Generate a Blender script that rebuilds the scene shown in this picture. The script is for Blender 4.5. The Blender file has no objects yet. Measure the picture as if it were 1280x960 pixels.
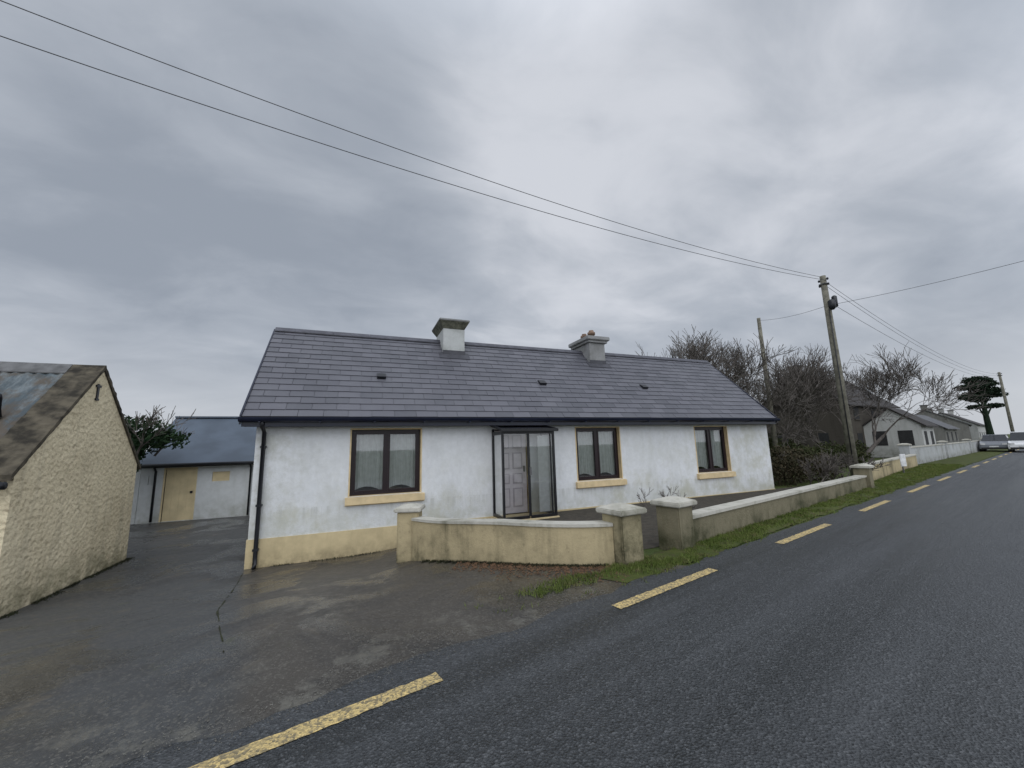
import bpy, bmesh, math, random
from mathutils import Vector, Matrix, noise
random.seed(7)
C = bpy.context.collection

# ------------------------------------------------------------ helpers
def sstep(a, b, x):
    t = max(0, min(1, (x-a)/(b-a))); return t*t*(3-2*t)
RS = 0.236; RD = math.atan(RS)
def h(x, y):
    d = (y-2.85-RS*x)/1.0275
    k = 1-.9*sstep(0.0, 4.2, x)
    return -.52*sstep(.9, 6.3, d)*k

def finish(bm, name, mat, parent=None, smooth=False, recalc=True):
    if recalc: bmesh.ops.recalc_face_normals(bm, faces=bm.faces)
    me = bpy.data.meshes.new(name); bm.to_mesh(me); bm.free()
    if smooth:
        for p in me.polygons: p.use_smooth = True
    ob = bpy.data.objects.new(name, me); C.objects.link(ob)
    if mat: me.materials.append(mat)
    if parent: ob.parent = parent
    return ob
def empty(name):
    e = bpy.data.objects.new(name, None); C.objects.link(e); e.empty_display_size = .2; return e
def box(name, x0, x1, y0, y1, z0, z1, mat, parent=None, bev=0, rot=None):
    bm = bmesh.new()
    vs = [bm.verts.new((x, y, z)) for x in (x0, x1) for y in (y0, y1) for z in (z0, z1)]
    for f in ((0,1,3,2),(4,6,7,5),(0,4,5,1),(2,3,7,6),(0,2,6,4),(1,5,7,3)):
        bm.faces.new([vs[i] for i in f])
    bmesh.ops.recalc_face_normals(bm, faces=bm.faces)
    if bev: bmesh.ops.bevel(bm, geom=bm.edges[:], offset=bev, segments=2, affect='EDGES')
    if rot:
        c, a = rot
        bmesh.ops.rotate(bm, verts=bm.verts, cent=Vector(c), matrix=Matrix.Rotation(a, 3, 'Z'))
    return finish(bm, name, mat, parent)
def prism(name, poly, axis, a0, a1, mat, parent=None):
    """poly in the plane perpendicular to axis ('x': (y,z)  'y': (x,z)  'z': (x,y))"""
    def P(p, a):
        return {'x': (a, p[0], p[1]), 'y': (p[0], a, p[1]), 'z': (p[0], p[1], a)}[axis]
    bm = bmesh.new()
    A = [bm.verts.new(P(p, a0)) for p in poly]; B = [bm.verts.new(P(p, a1)) for p in poly]
    n = len(poly); bm.faces.new(A); bm.faces.new(B[::-1])
    for i in range(n): bm.faces.new((A[i], B[i], B[(i+1) % n], A[(i+1) % n]))
    return finish(bm, name, mat, parent)
def tube_bm(bm, pts, rads, n=8, cap=True):
    rings = []
    for i, p in enumerate(pts):
        p = Vector(p)
        d = (Vector(pts[min(i+1, len(pts)-1)])-Vector(pts[max(i-1, 0)])).normalized()
        a = Vector((0, 0, 1)) if abs(d.z) < .9 else Vector((1, 0, 0))
        u = d.cross(a).normalized(); v = d.cross(u)
        rings.append([bm.verts.new(p+(u*math.cos(2*math.pi*k/n)+v*math.sin(2*math.pi*k/n))*rads[i]) for k in range(n)])
    for a, b in zip(rings, rings[1:]):
        for k in range(n): bm.faces.new((a[k], a[(k+1) % n], b[(k+1) % n], b[k]))
    if cap and n > 2:
        bm.faces.new(rings[0]); bm.faces.new(rings[-1][::-1])
def tube(name, pts, r, mat, parent=None, n=10, smooth=True):
    bm = bmesh.new(); rads = r if isinstance(r, list) else [r]*len(pts)
    tube_bm(bm, pts, rads, n); return finish(bm, name, mat, parent, smooth)
def draped(name, poly, step, off, mat, hf=h, parent=None):
    bm = bmesh.new(); f = bm.faces.new([bm.verts.new((x, y, 0)) for x, y in poly])
    bmesh.ops.triangulate(bm, faces=[f])
    for ax in (0, 1):
        lo = min(p[ax] for p in poly); hi = max(p[ax] for p in poly)
        k = math.ceil(lo/step)
        while k*step < hi:
            if -16 < k*step < 34:
                co = [0, 0, 0]; co[ax] = k*step; no = [0, 0, 0]; no[ax] = 1
                bmesh.ops.bisect_plane(bm, geom=bm.verts[:]+bm.edges[:]+bm.faces[:], plane_co=co, plane_no=no)
            k += 1
    for v in bm.verts: v.co.z = hf(v.co.x, v.co.y)+off
    bm.normal_update()
    for fc in bm.faces:
        if fc.normal.z < 0: fc.normal_flip()
    return finish(bm, name, mat, parent, recalc=False)

# ------------------------------------------------------------ materials
class M:
    def __init__(s, name):
        s.m = bpy.data.materials.new(name); s.m.use_nodes = True
        s.t = s.m.node_tree; s.b = s.t.nodes['Principled BSDF']
        s.tc = s.n('ShaderNodeTexCoord').outputs['Object']
    def n(s, t, **k):
        x = s.t.nodes.new(t)
        for a, v in k.items(): setattr(x, a, v)
        return x
    def l(s, a, b): s.t.links.new(a, b)
    def put(s, sock, v):
        if isinstance(v, (int, float)): sock.default_value = v
        elif isinstance(v, tuple): sock.default_value = (*v, 1) if len(v) == 3 and len(sock.default_value) == 4 else v
        else: s.l(v, sock)
    def map(s, sc=(1,1,1), rz=0, loc=(0,0,0)):
        m = s.n('ShaderNodeMapping'); m.inputs['Scale'].default_value = sc
        m.inputs['Rotation'].default_value = (0, 0, rz); m.inputs['Location'].default_value = loc
        s.l(s.tc, m.inputs[0]); return m.outputs[0]
    def noise(s, scale, detail=4, rough=.55, vec=None, dist=0):
        x = s.n('ShaderNodeTexNoise'); x.inputs['Scale'].default_value = scale
        x.inputs['Detail'].default_value = detail; x.inputs['Roughness'].default_value = rough
        x.inputs['Distortion'].default_value = dist
        s.l(vec or s.tc, x.inputs['Vector']); return x.outputs['Fac']
    def ramp(s, f, a, b, va=0., vb=1.):
        x = s.n('ShaderNodeMapRange'); x.interpolation_type = 'SMOOTHSTEP'
        s.put(x.inputs[0], f)
        x.inputs[1].default_value = a; x.inputs[2].default_value = b
        x.inputs[3].default_value = va; x.inputs[4].default_value = vb
        return x.outputs[0]
    def mix(s, f, a, b, mode='MIX'):
        x = s.n('ShaderNodeMix', data_type='RGBA', blend_type=mode)
        s.put(x.inputs[0], f); s.put(x.inputs[6], a); s.put(x.inputs[7], b); return x.outputs[2]
    def math(s, op, a, b=0.):
        x = s.n('ShaderNodeMath', operation=op); s.put(x.inputs[0], a); s.put(x.inputs[1], b); return x.outputs[0]
    def xyz(s, vec=None):
        x = s.n('ShaderNodeSeparateXYZ'); s.l(vec or s.tc, x.inputs[0]); return x.outputs
    def bump(s, hgt, strength=.3, dist=.01):
        x = s.n('ShaderNodeBump'); x.inputs['Strength'].default_value = strength
        x.inputs['Distance'].default_value = dist; s.l(hgt, x.inputs['Height']); s.l(x.outputs[0], s.b.inputs['Normal'])
    def out(s, col, rough=.8, spec=.3):
        s.put(s.b.inputs['Base Color'], col); s.put(s.b.inputs['Roughness'], rough)
        s.b.inputs['Specular IOR Level'].default_value = spec; return s.m

def simple(name, c, rough=.6, var=.25, scale=6, bump=0, bs=60, spec=.4, metal=0):
    m = M(name); n = m.noise(scale, 5)
    d = tuple(x*(1-var) for x in c); e = tuple(min(1, x*(1+var*.5)) for x in c)
    m.out(m.mix(m.ramp(n, .3, .7), d, e), rough, spec); m.b.inputs['Metallic'].default_value = metal
    if bump: m.bump(m.noise(bs, 4), bump, .01)
    return m.m

def wall_mat(name, base, dirt, zlo, zhi, amount=1., fine=60, bump=.35, extra=None):
    m = M(name)
    x, y, z = m.xyz()
    big = m.noise(1.1, 6, .65); streak = m.noise(1, 5, .6, m.map((5, 5, .55)))
    low = m.ramp(z, zlo, zhi, 1, 0)
    blot = m.ramp(big, .44, .70)
    st = m.ramp(streak, .48, .78)
    a = m.math('MULTIPLY', m.math('ADD', m.math('MULTIPLY', blot, .5), m.math('MULTIPLY', st, .45)), amount)
    a = m.math('ADD', a, m.math('MULTIPLY', low, m.ramp(m.noise(3.5, 6, .7), .35, .7, .1, .95)))
    a = m.math('ADD', a, m.math('MULTIPLY', m.ramp(m.noise(13, 6, .75), .52, .75), .3*amount))
    a = m.math('MINIMUM', a, 1.)
    col = m.mix(m.ramp(m.noise(9, 5), .3, .7), tuple(c*.92 for c in base), base)
    col = m.mix(a, col, dirt)
    if extra: col = extra(m, col, x, y, z)
    m.out(col, .9, .2); m.bump(m.math('ADD', m.noise(fine, 5, .6), m.math('MULTIPLY', m.noise(7, 3), .6)), bump, .012)
    return m.m

def corner_extra(m, col, x, y, z):
    left = m.ramp(x, -1.9, 0.2, 1, 0)
    g = m.math('MULTIPLY', left, m.ramp(m.noise(2.3, 7, .75), .40, .66))
    col = m.mix(m.math('MULTIPLY', g, .6), col, (.40, .40, .33))
    g2 = m.math('MULTIPLY', m.ramp(x, 6, 12.8), m.ramp(m.noise(2.2, 6, .7), .38, .66))
    col = m.mix(m.math('MULTIPLY', g2, .6), col, (.45, .44, .34))
    g3 = m.math('MULTIPLY', m.ramp(z, .1, 1.7, 1, 0), m.ramp(m.noise(1.6, 7, .7, m.map((1, 1, .8), 0, (4, 0, 2))), .45, .70))
    col = m.mix(m.math('MULTIPLY', g3, .7), col, (.46, .45, .35))
    g5 = m.ramp(m.noise(.9, 6, .7, m.map((1, 1, .6), 0, (9, 0, 1))), .45, .65)
    col = m.mix(m.math('MULTIPLY', g5, .35), col, (.50, .51, .50))
    g4 = m.math('MULTIPLY', m.ramp(z, .15, .5), m.math('MULTIPLY', m.ramp(z, .5, .52, 1, 0), m.ramp(m.noise(1, 4, .6, m.map((9, 1, .4))), .45, .65)))
    return m.mix(m.math('MULTIPLY', g4, .35), col, (.33, .33, .29))
WHITE = wall_mat('white_render', (.73, .74, .75), (.53, .54, .50), 0, .7, .5, 45, .4, corner_extra)
CREAM = wall_mat('cream_paint', (.60, .49, .29), (.27, .22, .13), -.5, -.15, .6, 50, .25)
CREAMW = wall_mat('cream_wall_paint', (.46, .38, .23), (.105, .095, .055), -.35, .30, 1.15, 40, .5)
STONEW = wall_mat('mossy_concrete', (.22, .195, .13), (.06, .06, .032), -.1, .5, 1.15, 35, .8)
COPE = wall_mat('coping_concrete', (.50, .48, .42), (.16, .155, .11), -5, -4, 1.05, 50, .4)
SILL = simple('sill_cream', (.64, .50, .29), .7, .14, 5, .2)
CHIMW = wall_mat('chimney_render', (.50, .51, .50), (.13, .14, .11), 3.9, 4.6, 1.0, 40, .5)
CHIMG = wall_mat('chimney_cement', (.30, .30, .30), (.14, .14, .13), 3.9, 4.6, 1.0, 40, .5)
MOSSY = simple('mossy_cap', (.12, .12, .09), .95, .6, 9, .6, 40)
DARK = simple('black_plastic', (.012, .013, .017), .35, .2)
FASC = simple('fascia_navy', (.008, .011, .028), .28, .2)
FRAME = simple('window_frame_brown', (.016, .007, .009), .35, .2)
ALU = simple('porch_frame_black', (.012, .012, .014), .35, .2)
DOOR = simple('door_paint', (.56, .51, .53), .5, .08)
YDOOR = simple('cream_timber', (.64, .53, .32), .7, .14, 3, .2)
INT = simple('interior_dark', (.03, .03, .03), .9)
CURT = simple('net_curtain', (.58, .59, .58), .9, .1, 10)
WOOD = simple('pole_wood', (.17, .16, .125), .85, .4, 5, .4)
BARK = simple('bark', (.115, .10, .088), .9, .4, 6, .3)
METAL = simple('bracket_metal', (.10, .10, .10), .5)
WIRE = simple('wire', (.07, .07, .075), .6)
RUB = simple('tyre', (.02, .02, .02), .8)

def glass_mat(name, tint, refl=.0):
    m = bpy.data.materials.new(name); m.use_nodes = True; t = m.node_tree; t.nodes.clear()
    o = t.nodes.new('ShaderNodeOutputMaterial'); g = t.nodes.new('ShaderNodeBsdfGlossy'); g.inputs['Roughness'].default_value = .02
    tr = t.nodes.new('ShaderNodeBsdfTransparent'); tr.inputs[0].default_value = (*tint, 1)
    mx = t.nodes.new('ShaderNodeMixShader'); fr = t.nodes.new('ShaderNodeFresnel'); fr.inputs[0].default_value = 1.5
    ad = t.nodes.new('ShaderNodeMath'); ad.operation = 'ADD'; ad.inputs[1].default_value = .05+refl; ad.use_clamp = True
    t.links.new(fr.outputs[0], ad.inputs[0]); t.links.new(ad.outputs[0], mx.inputs[0])
    t.links.new(tr.outputs[0], mx.inputs[1]); t.links.new(g.outputs[0], mx.inputs[2]); t.links.new(mx.outputs[0], o.inputs[0])
    return m
GLASS = glass_mat('window_glass', (.85, .88, .87), .03); GLASS2 = glass_mat('porch_glass', (.93, .95, .95), .02)

def slate_mat():
    m = M('slate'); g = m.n('ShaderNodeNewGeometry')
    r = g.outputs['Random Per Island']
    col = m.mix(r, (.072, .073, .086), (.106, .105, .122))
    col = m.mix(m.ramp(m.noise(.9, 6, .65), .4, .75, 0, .5), col, (.125, .125, .14))
    col = m.mix(m.ramp(m.noise(14, 5, .7), .62, .8, 0, .4), col, (.18, .19, .18))
    m.bump(m.noise(70, 4), .15, .005)
    return m.out(col, m.ramp(m.noise(3, 4), .3, .7, .36, .52), .45)
SLATE = slate_mat()
def corr_mat():
    m = M('corrugated_sheet')
    n = m.ramp(m.noise(1.0, 7, .7, m.map((2.5, .8, .8))), .45, .62)
    col = m.mix(n, (.06, .078, .088), (.165, .19, .20))
    col = m.mix(m.ramp(m.noise(2.0, 6, .7), .45, .62, 0, .85), col, (.085, .065, .045))
    return m.out(col, .65, .3)
CORR = corr_mat()
OROOF = simple('painted_sheet_roof', (.075, .096, .125), .6, .2, 1.2)
def pebble():
    m = M('roughcast_cream'); v = m.n('ShaderNodeTexVoronoi'); v.inputs['Scale'].default_value = 14
    v.feature = 'SMOOTH_F1'
    m.l(m.tc, v.inputs['Vector'])
    x, y, z = m.xyz()
    col = m.mix(m.ramp(m.noise(1.3, 6, .7), .35, .7), (.76, .66, .46), (.62, .53, .36))
    col = m.mix(m.ramp(m.noise(17, 3, .6), .52, .70, 0, .6), col, (.40, .32, .21))
    lo = m.math('MULTIPLY', m.ramp(z, -.5, .1, 1, 0), m.ramp(m.noise(4, 5), .3, .65))
    col = m.mix(m.math('MULTIPLY', lo, .8), col, (.17, .16, .09))
    st = m.math('MULTIPLY', m.ramp(m.noise(1, 5, .6, m.map((4, 4, .5))), .5, .75), .4)
    col = m.mix(st, col, (.34, .30, .22))
    m.bump(m.math('ADD', m.noise(15, 4, .6), m.math('MULTIPLY', v.outputs[0], .7)), .8, .04)
    return m.out(col, .9, .2)
PEB = pebble()

def asphalt():
    m = M('wet_asphalt')
    mp = m.map((1, 1, 1), -RD)
    vc = m.n('ShaderNodeTexVoronoi'); vc.inputs['Scale'].default_value = 68; m.l(m.tc, vc.inputs['Vector'])
    big = m.noise(.5, 5, .6)
    st = m.n('ShaderNodeMapping'); st.inputs['Scale'].default_value = (.06, 1.6, 1); m.l(mp, st.inputs[0])
    streak = m.noise(1, 4, .6, st.outputs[0])
    col = m.mix(m.ramp(streak, .38, .66), (.022, .025, .027), (.058, .062, .066))
    col = m.mix(m.ramp(big, .4, .65, 0, .6), col, (.034, .037, .040))
    col = m.mix(m.ramp(m.noise(1.7, 7, .75), .55, .7, 0, .55), col, (.020, .021, .022))
    sepc = m.n('ShaderNodeSeparateColor'); m.l(vc.outputs['Color'], sepc.inputs[0])
    chip = m.ramp(sepc.outputs[0], .66, 1.0)
    col = m.mix(m.math('MULTIPLY', chip, .5), col, (.12, .125, .13))
    col = m.mix(m.ramp(sepc.outputs[1], .6, 1.0, 0, .6), col, (.012, .013, .014))
    sp = m.ramp(m.noise(50, 3, .6), .62, .74)
    col = m.mix(m.math('MULTIPLY', sp, .6), col, (.15, .155, .16))
    rg = m.ramp(m.math('ADD', streak, m.math('MULTIPLY', m.noise(60, 2), .3)), .5, .85, .32, .60)
    m.bump(m.math('ADD', vc.outputs[0], m.math('MULTIPLY', m.noise(90, 2), .6)), .75, .015)
    return m.out(col, rg, .42)
ROAD = asphalt()
def drive():
    m = M('wet_driveway'); x, y, z = m.xyz()
    side = m.ramp(m.math('ADD', m.math('ADD', x, m.math('MULTIPLY', y, .2)), m.math('MULTIPLY', m.noise(3, 4), .3)), -.05, 0.3)
    col = m.mix(side, (.050, .051, .050), (.056, .049, .040))
    col = m.mix(m.ramp(m.noise(.8, 7, .7, dist=.5), .45, .7), col, (.026, .025, .024))
    col = m.mix(m.ramp(m.noise(2.2, 8, .75), .54, .70, 0, .75), col, (.095, .08, .057))
    col = m.mix(m.ramp(m.noise(1.4, 8, .8, m.map((1, 1, 1), 0, (5, 9, 0))), .60, .68, 0, .6), col, (.055, .060, .025))
    vc = m.n('ShaderNodeTexVoronoi'); vc.inputs['Scale'].default_value = 75; m.l(m.tc, vc.inputs['Vector'])
    sepc = m.n('ShaderNodeSeparateColor'); m.l(vc.outputs['Color'], sepc.inputs[0])
    col = m.mix(m.ramp(sepc.outputs[0], .72, 1., 0, .5), col, (.14, .13, .11))
    near = m.math('MULTIPLY', m.ramp(m.math('SUBTRACT', y, m.math('MULTIPLY', x, RS)), 3.2, 4.2, 1, 0), m.ramp(m.noise(2.2, 7, .7), .50, .62))
    col = m.mix(m.math('MULTIPLY', near, .6), col, (.14, .135, .115))
    wet = m.ramp(m.noise(.75, 6, .65, dist=.6), .47, .58)
    rg = m.math('SUBTRACT', m.ramp(m.noise(7, 5), .3, .7, .48, .62), m.math('MULTIPLY', wet, .34))
    m.bump(m.math('ADD', m.noise(6, 6, .7), m.math('MULTIPLY', m.noise(90, 2), .35)), .4, .02)
    return m.out(col, rg, .5)
DRIVE = drive()
def grassm(name, a, b, c):
    m = M(name)
    col = m.mix(m.ramp(m.noise(2.5, 6, .7), .35, .65), a, b)
    col = m.mix(m.ramp(m.noise(7, 6, .75), .48, .66, 0, .85), col, c)
    m.bump(m.noise(60, 4), .6, .03)
    return m.out(col, .9, .15)
GRASS = grassm('grass', (.050, .066, .018), (.075, .090, .024), (.075, .062, .035))
BLADE = grassm('grass_blades', (.080, .115, .024), (.125, .160, .04), (.17, .15, .07))
FIELD = grassm('field', (.05, .075, .02), (.08, .10, .03), (.06, .05, .03))
HEDGE = grassm('hedge_leaves', (.030, .042, .015), (.052, .062, .024), (.060, .045, .027))
IVY = grassm('ivy_leaves', (.012, .03, .013), (.035, .065, .028), (.02, .03, .015))
PINE = grassm('pine_needles', (.010, .020, .012), (.022, .036, .02), (.015, .02, .012))
BROWN = grassm('shrub_leaves', (.035, .033, .018), (.065, .05, .03), (.03, .04, .018))
SOIL = simple('soil', (.05, .042, .03), .9, .4, 8, .5)
LITTER = simple('leaf_litter', (.11, .06, .03), .8, .5, 20)
GRIT = simple('grit', (.13, .125, .11), .8, .6, 30)
def paint():
    m = M('yellow_road_paint')
    w = m.ramp(m.noise(38, 5, .8), .46, .56)
    w2 = m.ramp(m.noise(7, 5, .75), .5, .72, 0, .75)
    vc = m.n('ShaderNodeTexVoronoi'); vc.inputs['Scale'].default_value = 60; m.l(m.tc, vc.inputs['Vector'])
    sepc = m.n('ShaderNodeSeparateColor'); m.l(vc.outputs['Color'], sepc.inputs[0])
    pit = m.ramp(sepc.outputs[0], .5, .8, 0, .85)
    a = m.math('MAXIMUM', m.math('MAXIMUM', m.math('MULTIPLY', w, .55), w2), pit)
    col = m.mix(a, (.64, .48, .20), (.15, .13, .09))
    m.bump(m.math('ADD', vc.outputs[0], m.noise(90, 2)), .6, .014)
    return m.out(col, .6, .4)
YEL = paint()

# ------------------------------------------------------------ ground
FAR = 900
bm = bmesh.new()
xs = [-FAR, -400, -150, -60, -30]+[-16+.4*i for i in range(126)]+[45, 70, 120, 250, 500, FAR]
ys = [-FAR, -300, -80, -30, -12, -6, -3]+[-2+.4*i for i in range(60)]+[26, 32, 45, 80, 160, 400, FAR]
G = [[bm.verts.new((x, y, h(x, y))) for y in ys] for x in xs]
for i in range(len(xs)-1):
    for j in range(len(ys)-1):
        bm.faces.new((G[i][j], G[i+1][j], G[i+1][j+1], G[i][j+1]))
finish(bm, 'ground', FIELD)

def rline(x, o=0): return 2.85+RS*x+o*1.0275
pts = []
x = -16.
pts.append((-120, rline(-120, .3)))
def redge(x): return .32+.13*noise.noise(Vector((x*1.1, 0, 0)))+.06*noise.noise(Vector((x*4, 3, 0)))+.03*noise.noise(Vector((x*13, 5, 0)))
while x < 34:
    pts.append((x, rline(x, redge(x)))); x += .1 if -4 < x < 5 else .2
pts += [(60, rline(60, .3)), (300, rline(300, .3)), (300, rline(300, -6.4)), (-120, rline(-120, -6.4))]
draped('road', pts, 4, .014, ROAD, hf=lambda x, y: 0)

dpoly = [(-14, rline(-14, .12)), (4.2, rline(4.2, .12)), (3.3, 4.9), (2.2, 5.5), (1.0, 7.3), (1.0, 8.95), (-1.8, 8.95), (-1.8, 16.35),
         (-10.5, 16.35), (-10.5, 10.8), (-4.5, 10.8), (-4.5, 7.7), (-14, 7.7)]
draped('driveway', dpoly, .4, .008, DRIVE)
draped('garden_ground', [(1.05, 7.3), (2.3, 5.6), (3.4, 5.0), (4.3, 5.0), (14.4, 7.5), (14.4, 8.95), (1.05, 8.95)], .4, .006, SOIL)
MOSS = grassm('moss_joint', (.026, .028, .016), (.042, .046, .022), (.020, .018, .014))
def jx(Y): return -1.80+.62*((8.6-Y)/4.8)+.28*sstep(6, 3.8, Y)+.02*noise.noise(Vector((0, Y*1.4, 5)))
bm = bmesh.new()
Y = 8.6; prev = None
while Y > 4.1:
    wd = .004+.020*max(0, noise.noise(Vector((0, Y*2.6, 9)))+.05)+.010*max(0, noise.noise(Vector((4, Y*9, 9))))
    X = jx(Y); z = h(X, Y)+.0115
    c = [bm.verts.new((X-wd, Y, z)), bm.verts.new((X+wd*.8, Y, z))]
    if prev and noise.noise(Vector((1, Y*2.7, 3))) > -.12: bm.faces.new((prev[0], prev[1], c[1], c[0]))
    prev = c; Y -= .04
finish(bm, 'moss_strip', MOSS)

# grass verge
def inpoly(x, y, P):
    c = False; j = len(P)-1
    for i in range(len(P)):
        if (P[i][1] > y) != (P[j][1] > y) and x < (P[j][0]-P[i][0])*(y-P[i][1])/(P[j][1]-P[i][1])+P[i][0]: c = not c
        j = i
    return c
def lower(x, a=.09):
    base = 3.90 if x < 2.7 else max(rline(x, .32+.08*sstep(4, 8, x)), 3.90)
    return base+a*noise.noise(Vector((x*2.2, 8, 0)))+a*.55*noise.noise(Vector((x*7, 8, 0)))
tail = [(80, rline(80, .32)), (80, rline(80, 1.5)), (65.8, 20), (27.4, 11.4), (15.2, 7.55), (4.7, 4.72), (3.4, 4.52)]
vp = [(1.2, 3.97)]
x = 1.4
while x < 33: vp.append((x, lower(x))); x += .12
vp += tail+[(3.0, 4.50), (2.75, 4.40), (2.5, 4.46), (2.25, 4.32), (2.0, 4.33), (1.75, 4.18), (1.5, 4.16)]
sp_ = [(2.75, 4.2)]
x = 2.95
while x < 33: sp_.append((x, lower(x)+.06*sstep(5, 2.9, x))); x += .12
sp_ += tail+[(3.1, 4.42)]
def vh(x, y):
    d = (y-rline(x, .3))/1.03
    return h(x, y)+.045*sstep(0, .5, d)*sstep(2.6, 4.5, x)+.012*noise.noise(Vector((x*3, y*3, 0)))*sstep(2.6, 4, x)
draped('grass_verge', sp_, .2, .014, GRASS, hf=vh)
fv = [(-120, rline(-120, -6.3)), (300, rline(300, -6.3)), (300, rline(300, -9)), (-120, rline(-120, -9))]
draped('roadside_grass', fv, 4, .02, GRASS, hf=lambda x, y: 0)

def blades(name, pts, mat, hmin=.03, hmax=.09, w=.006, hf=vh):
    bm = bmesh.new()
    for (x, y) in pts:
        z = hf(x, y)+.010
        a = random.uniform(0, 6.28); L = random.uniform(hmin, hmax); k = 1+.05*max(0, x-4)
        dx, dy = math.cos(a)*w*k, math.sin(a)*w*k
        lx, ly = random.uniform(-.6, .6)*L, random.uniform(-.6, .6)*L
        bm.faces.new([bm.verts.new((x-dx, y-dy, z)), bm.verts.new((x+dx, y+dy, z)), bm.verts.new((x+lx, y+ly, z+L*random.uniform(.7, 1)))])
    return finish(bm, name, mat, recalc=False)
P = []
while len(P) < 42000:
    x = 1.0+(random.random()**1.8)*28; y = random.uniform(rline(x, .05), rline(x, 1.9))
    xx = x+random.gauss(0, .07); yy = y+random.gauss(0, .05)
    if inpoly(xx, yy, vp):
        n = noise.noise(Vector((x*1.6, y*2.4, 2)))+.6*noise.noise(Vector((x*5, y*5, 2)))
        if random.random() < .38+.1*sstep(2, 4, x)+n*1.4: P.append((x, y))
blades('grass_blades', P, BLADE, .018, .065, .005)
def flecks(name, pts, mat, s0, s1, hf=h, off=.016):
    bm = bmesh.new()
    for (x, y) in pts:
        s = random.uniform(s0, s1); z = hf(x, y)+off; a = random.uniform(0, 6.28)
        ring = [bm.verts.new((x+math.cos(a+k*1.57)*s*random.uniform(.5, 1), y+math.sin(a+k*1.57)*s*random.uniform(.5, 1), z)) for k in range(4)]
        t = bm.verts.new((x, y, z+s*.5))
        for k in range(4): bm.faces.new((ring[k], ring[(k+1) % 4], t))
    return finish(bm, name, mat)

def dash(x0, x1, o=0., w=.12):
    c, s = math.cos(RD), math.sin(RD)
    bm = bmesh.new(); nseg = 60
    a = []; b = []
    for i in range(nseg+1):
        X = x0+(x1-x0)*i/nseg; Y = rline(X, o)
        j = .012*noise.noise(Vector((X*14, 1, o)))+.008*noise.noise(Vector((X*40, 1, o))); k = .012*noise.noise(Vector((X*14, 7, o)))+.008*noise.noise(Vector((X*40, 7, o)))
        a.append(bm.verts.new((X+s*(w/2+j), Y-c*(w/2+j), .0185))); b.append(bm.verts.new((X-s*(w/2+k), Y+c*(w/2+k), .0185)))
    for i in range(nseg): bm.faces.new((a[i], a[i+1], b[i+1], b[i]))
    return bm
D = [(-1.6, .60), (2.42, 4.2), (6.09, 8.2), (10.19, 12.35), (14.59, 17.1)]
x = 18.9
while x < 110: D.append((x, x+2.2)); x += 4.25
x = -5.5
while x > -60: D.append((x, x+2.0)); x -= 4.0
mk = empty('yellow_edge_line')
for i, (a, b) in enumerate(D):
    finish(dash(a, b), 'dash', YEL, mk)
    finish(dash(a, b, -5.9), 'dash', YEL, mk)

# ------------------------------------------------------------ main cottage
H = empty('white_cottage')
X0, X1, Y0, Y1 = -1.83, 12.78, 8.9, 13.1
EZ = 2.25; RY, RZ = 11.0, 4.70
def wall_holes(name, x0, x1, z0, z1, holes, y, depth, mat, matr, parent):
    bm = bmesh.new()
    xs = sorted({x0, x1, *[v for hh in holes for v in hh[:2]]}); zs = sorted({z0, z1, *[v for hh in holes for v in hh[2:]]})
    for a, b in zip(xs, xs[1:]):
        for c, d in zip(zs, zs[1:]):
            cx, cz = (a+b)/2, (c+d)/2
            if any(hh[0] < cx < hh[1] and hh[2] < cz < hh[3] for hh in holes): continue
            bm.faces.new([bm.verts.new(p) for p in ((a, y, c), (b, y, c), (b, y, d), (a, y, d))])
    bmesh.ops.remove_doubles(bm, verts=bm.verts, dist=1e-5)
    finish(bm, name, mat, parent)
    bm = bmesh.new()
    for a, b, c, d in holes:
        for q in (((a, c), (a, d)), ((b, c), (b, d)), ((a, d), (b, d)), ((a, c), (b, c))):
            (p, r), (s, t) = q
            bm.faces.new([bm.verts.new(v) for v in ((p, y, r), (s, y, t), (s, y+depth, t), (p, y+depth, r))])
    finish(bm, name+'_reveals', matr, parent, recalc=False)
WIN = [(-.10, 1.34, .66, 2.04), (5.38, 6.76, .66, 2.04), (9.55, 10.9, .66, 2.04)]
DR = (3.1, 3.98, 0.0, 2.02)
wall_holes('front_wall', X0, X1, 0, EZ, WIN+[DR], Y0, .16, WHITE, SILL, H)
for w in WIN:
    a, b, c, d = w
    e = .03
    box('surround', a-e, a, Y0-.006, Y0+.01, c, d+e, SILL, H); box('surround', b, b+e, Y0-.006, Y0+.01, c, d+e, SILL, H)
    box('surround', a, b, Y0-.006, Y0+.01, d, d+e, SILL, H)
prism('gable_wall', [(Y0+.001, -.8), (Y1, -.8), (Y1, EZ), (RY, RZ-.12), (Y0+.001, EZ)], 'x', X0, X0+.28, WHITE, H)
prism('gable_wall', [(Y0+.001, -.8), (Y1, -.8), (Y1, EZ), (RY, RZ-.12), (Y0+.001, EZ)], 'x', X1-.28, X1, WHITE, H)
box('back_wall', X0+.28, X1-.28, Y1-.28, Y1-.002, -.8, EZ, WHITE, H)
box('plinth', X0-.02, X1+.02, Y0-.02, Y0+.1, -.8, -.0, CREAM, H)
box('plinth_side', X0-.02, X0-.001, Y0+.1, Y1, -.8, -.0, CREAM, H)
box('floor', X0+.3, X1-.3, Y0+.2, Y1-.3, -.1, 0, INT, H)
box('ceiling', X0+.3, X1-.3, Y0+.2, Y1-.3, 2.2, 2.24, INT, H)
box('partition', X0+.3, X1-.3, Y0+1.5, Y0+1.55, 0, 2.2, INT, H)

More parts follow.
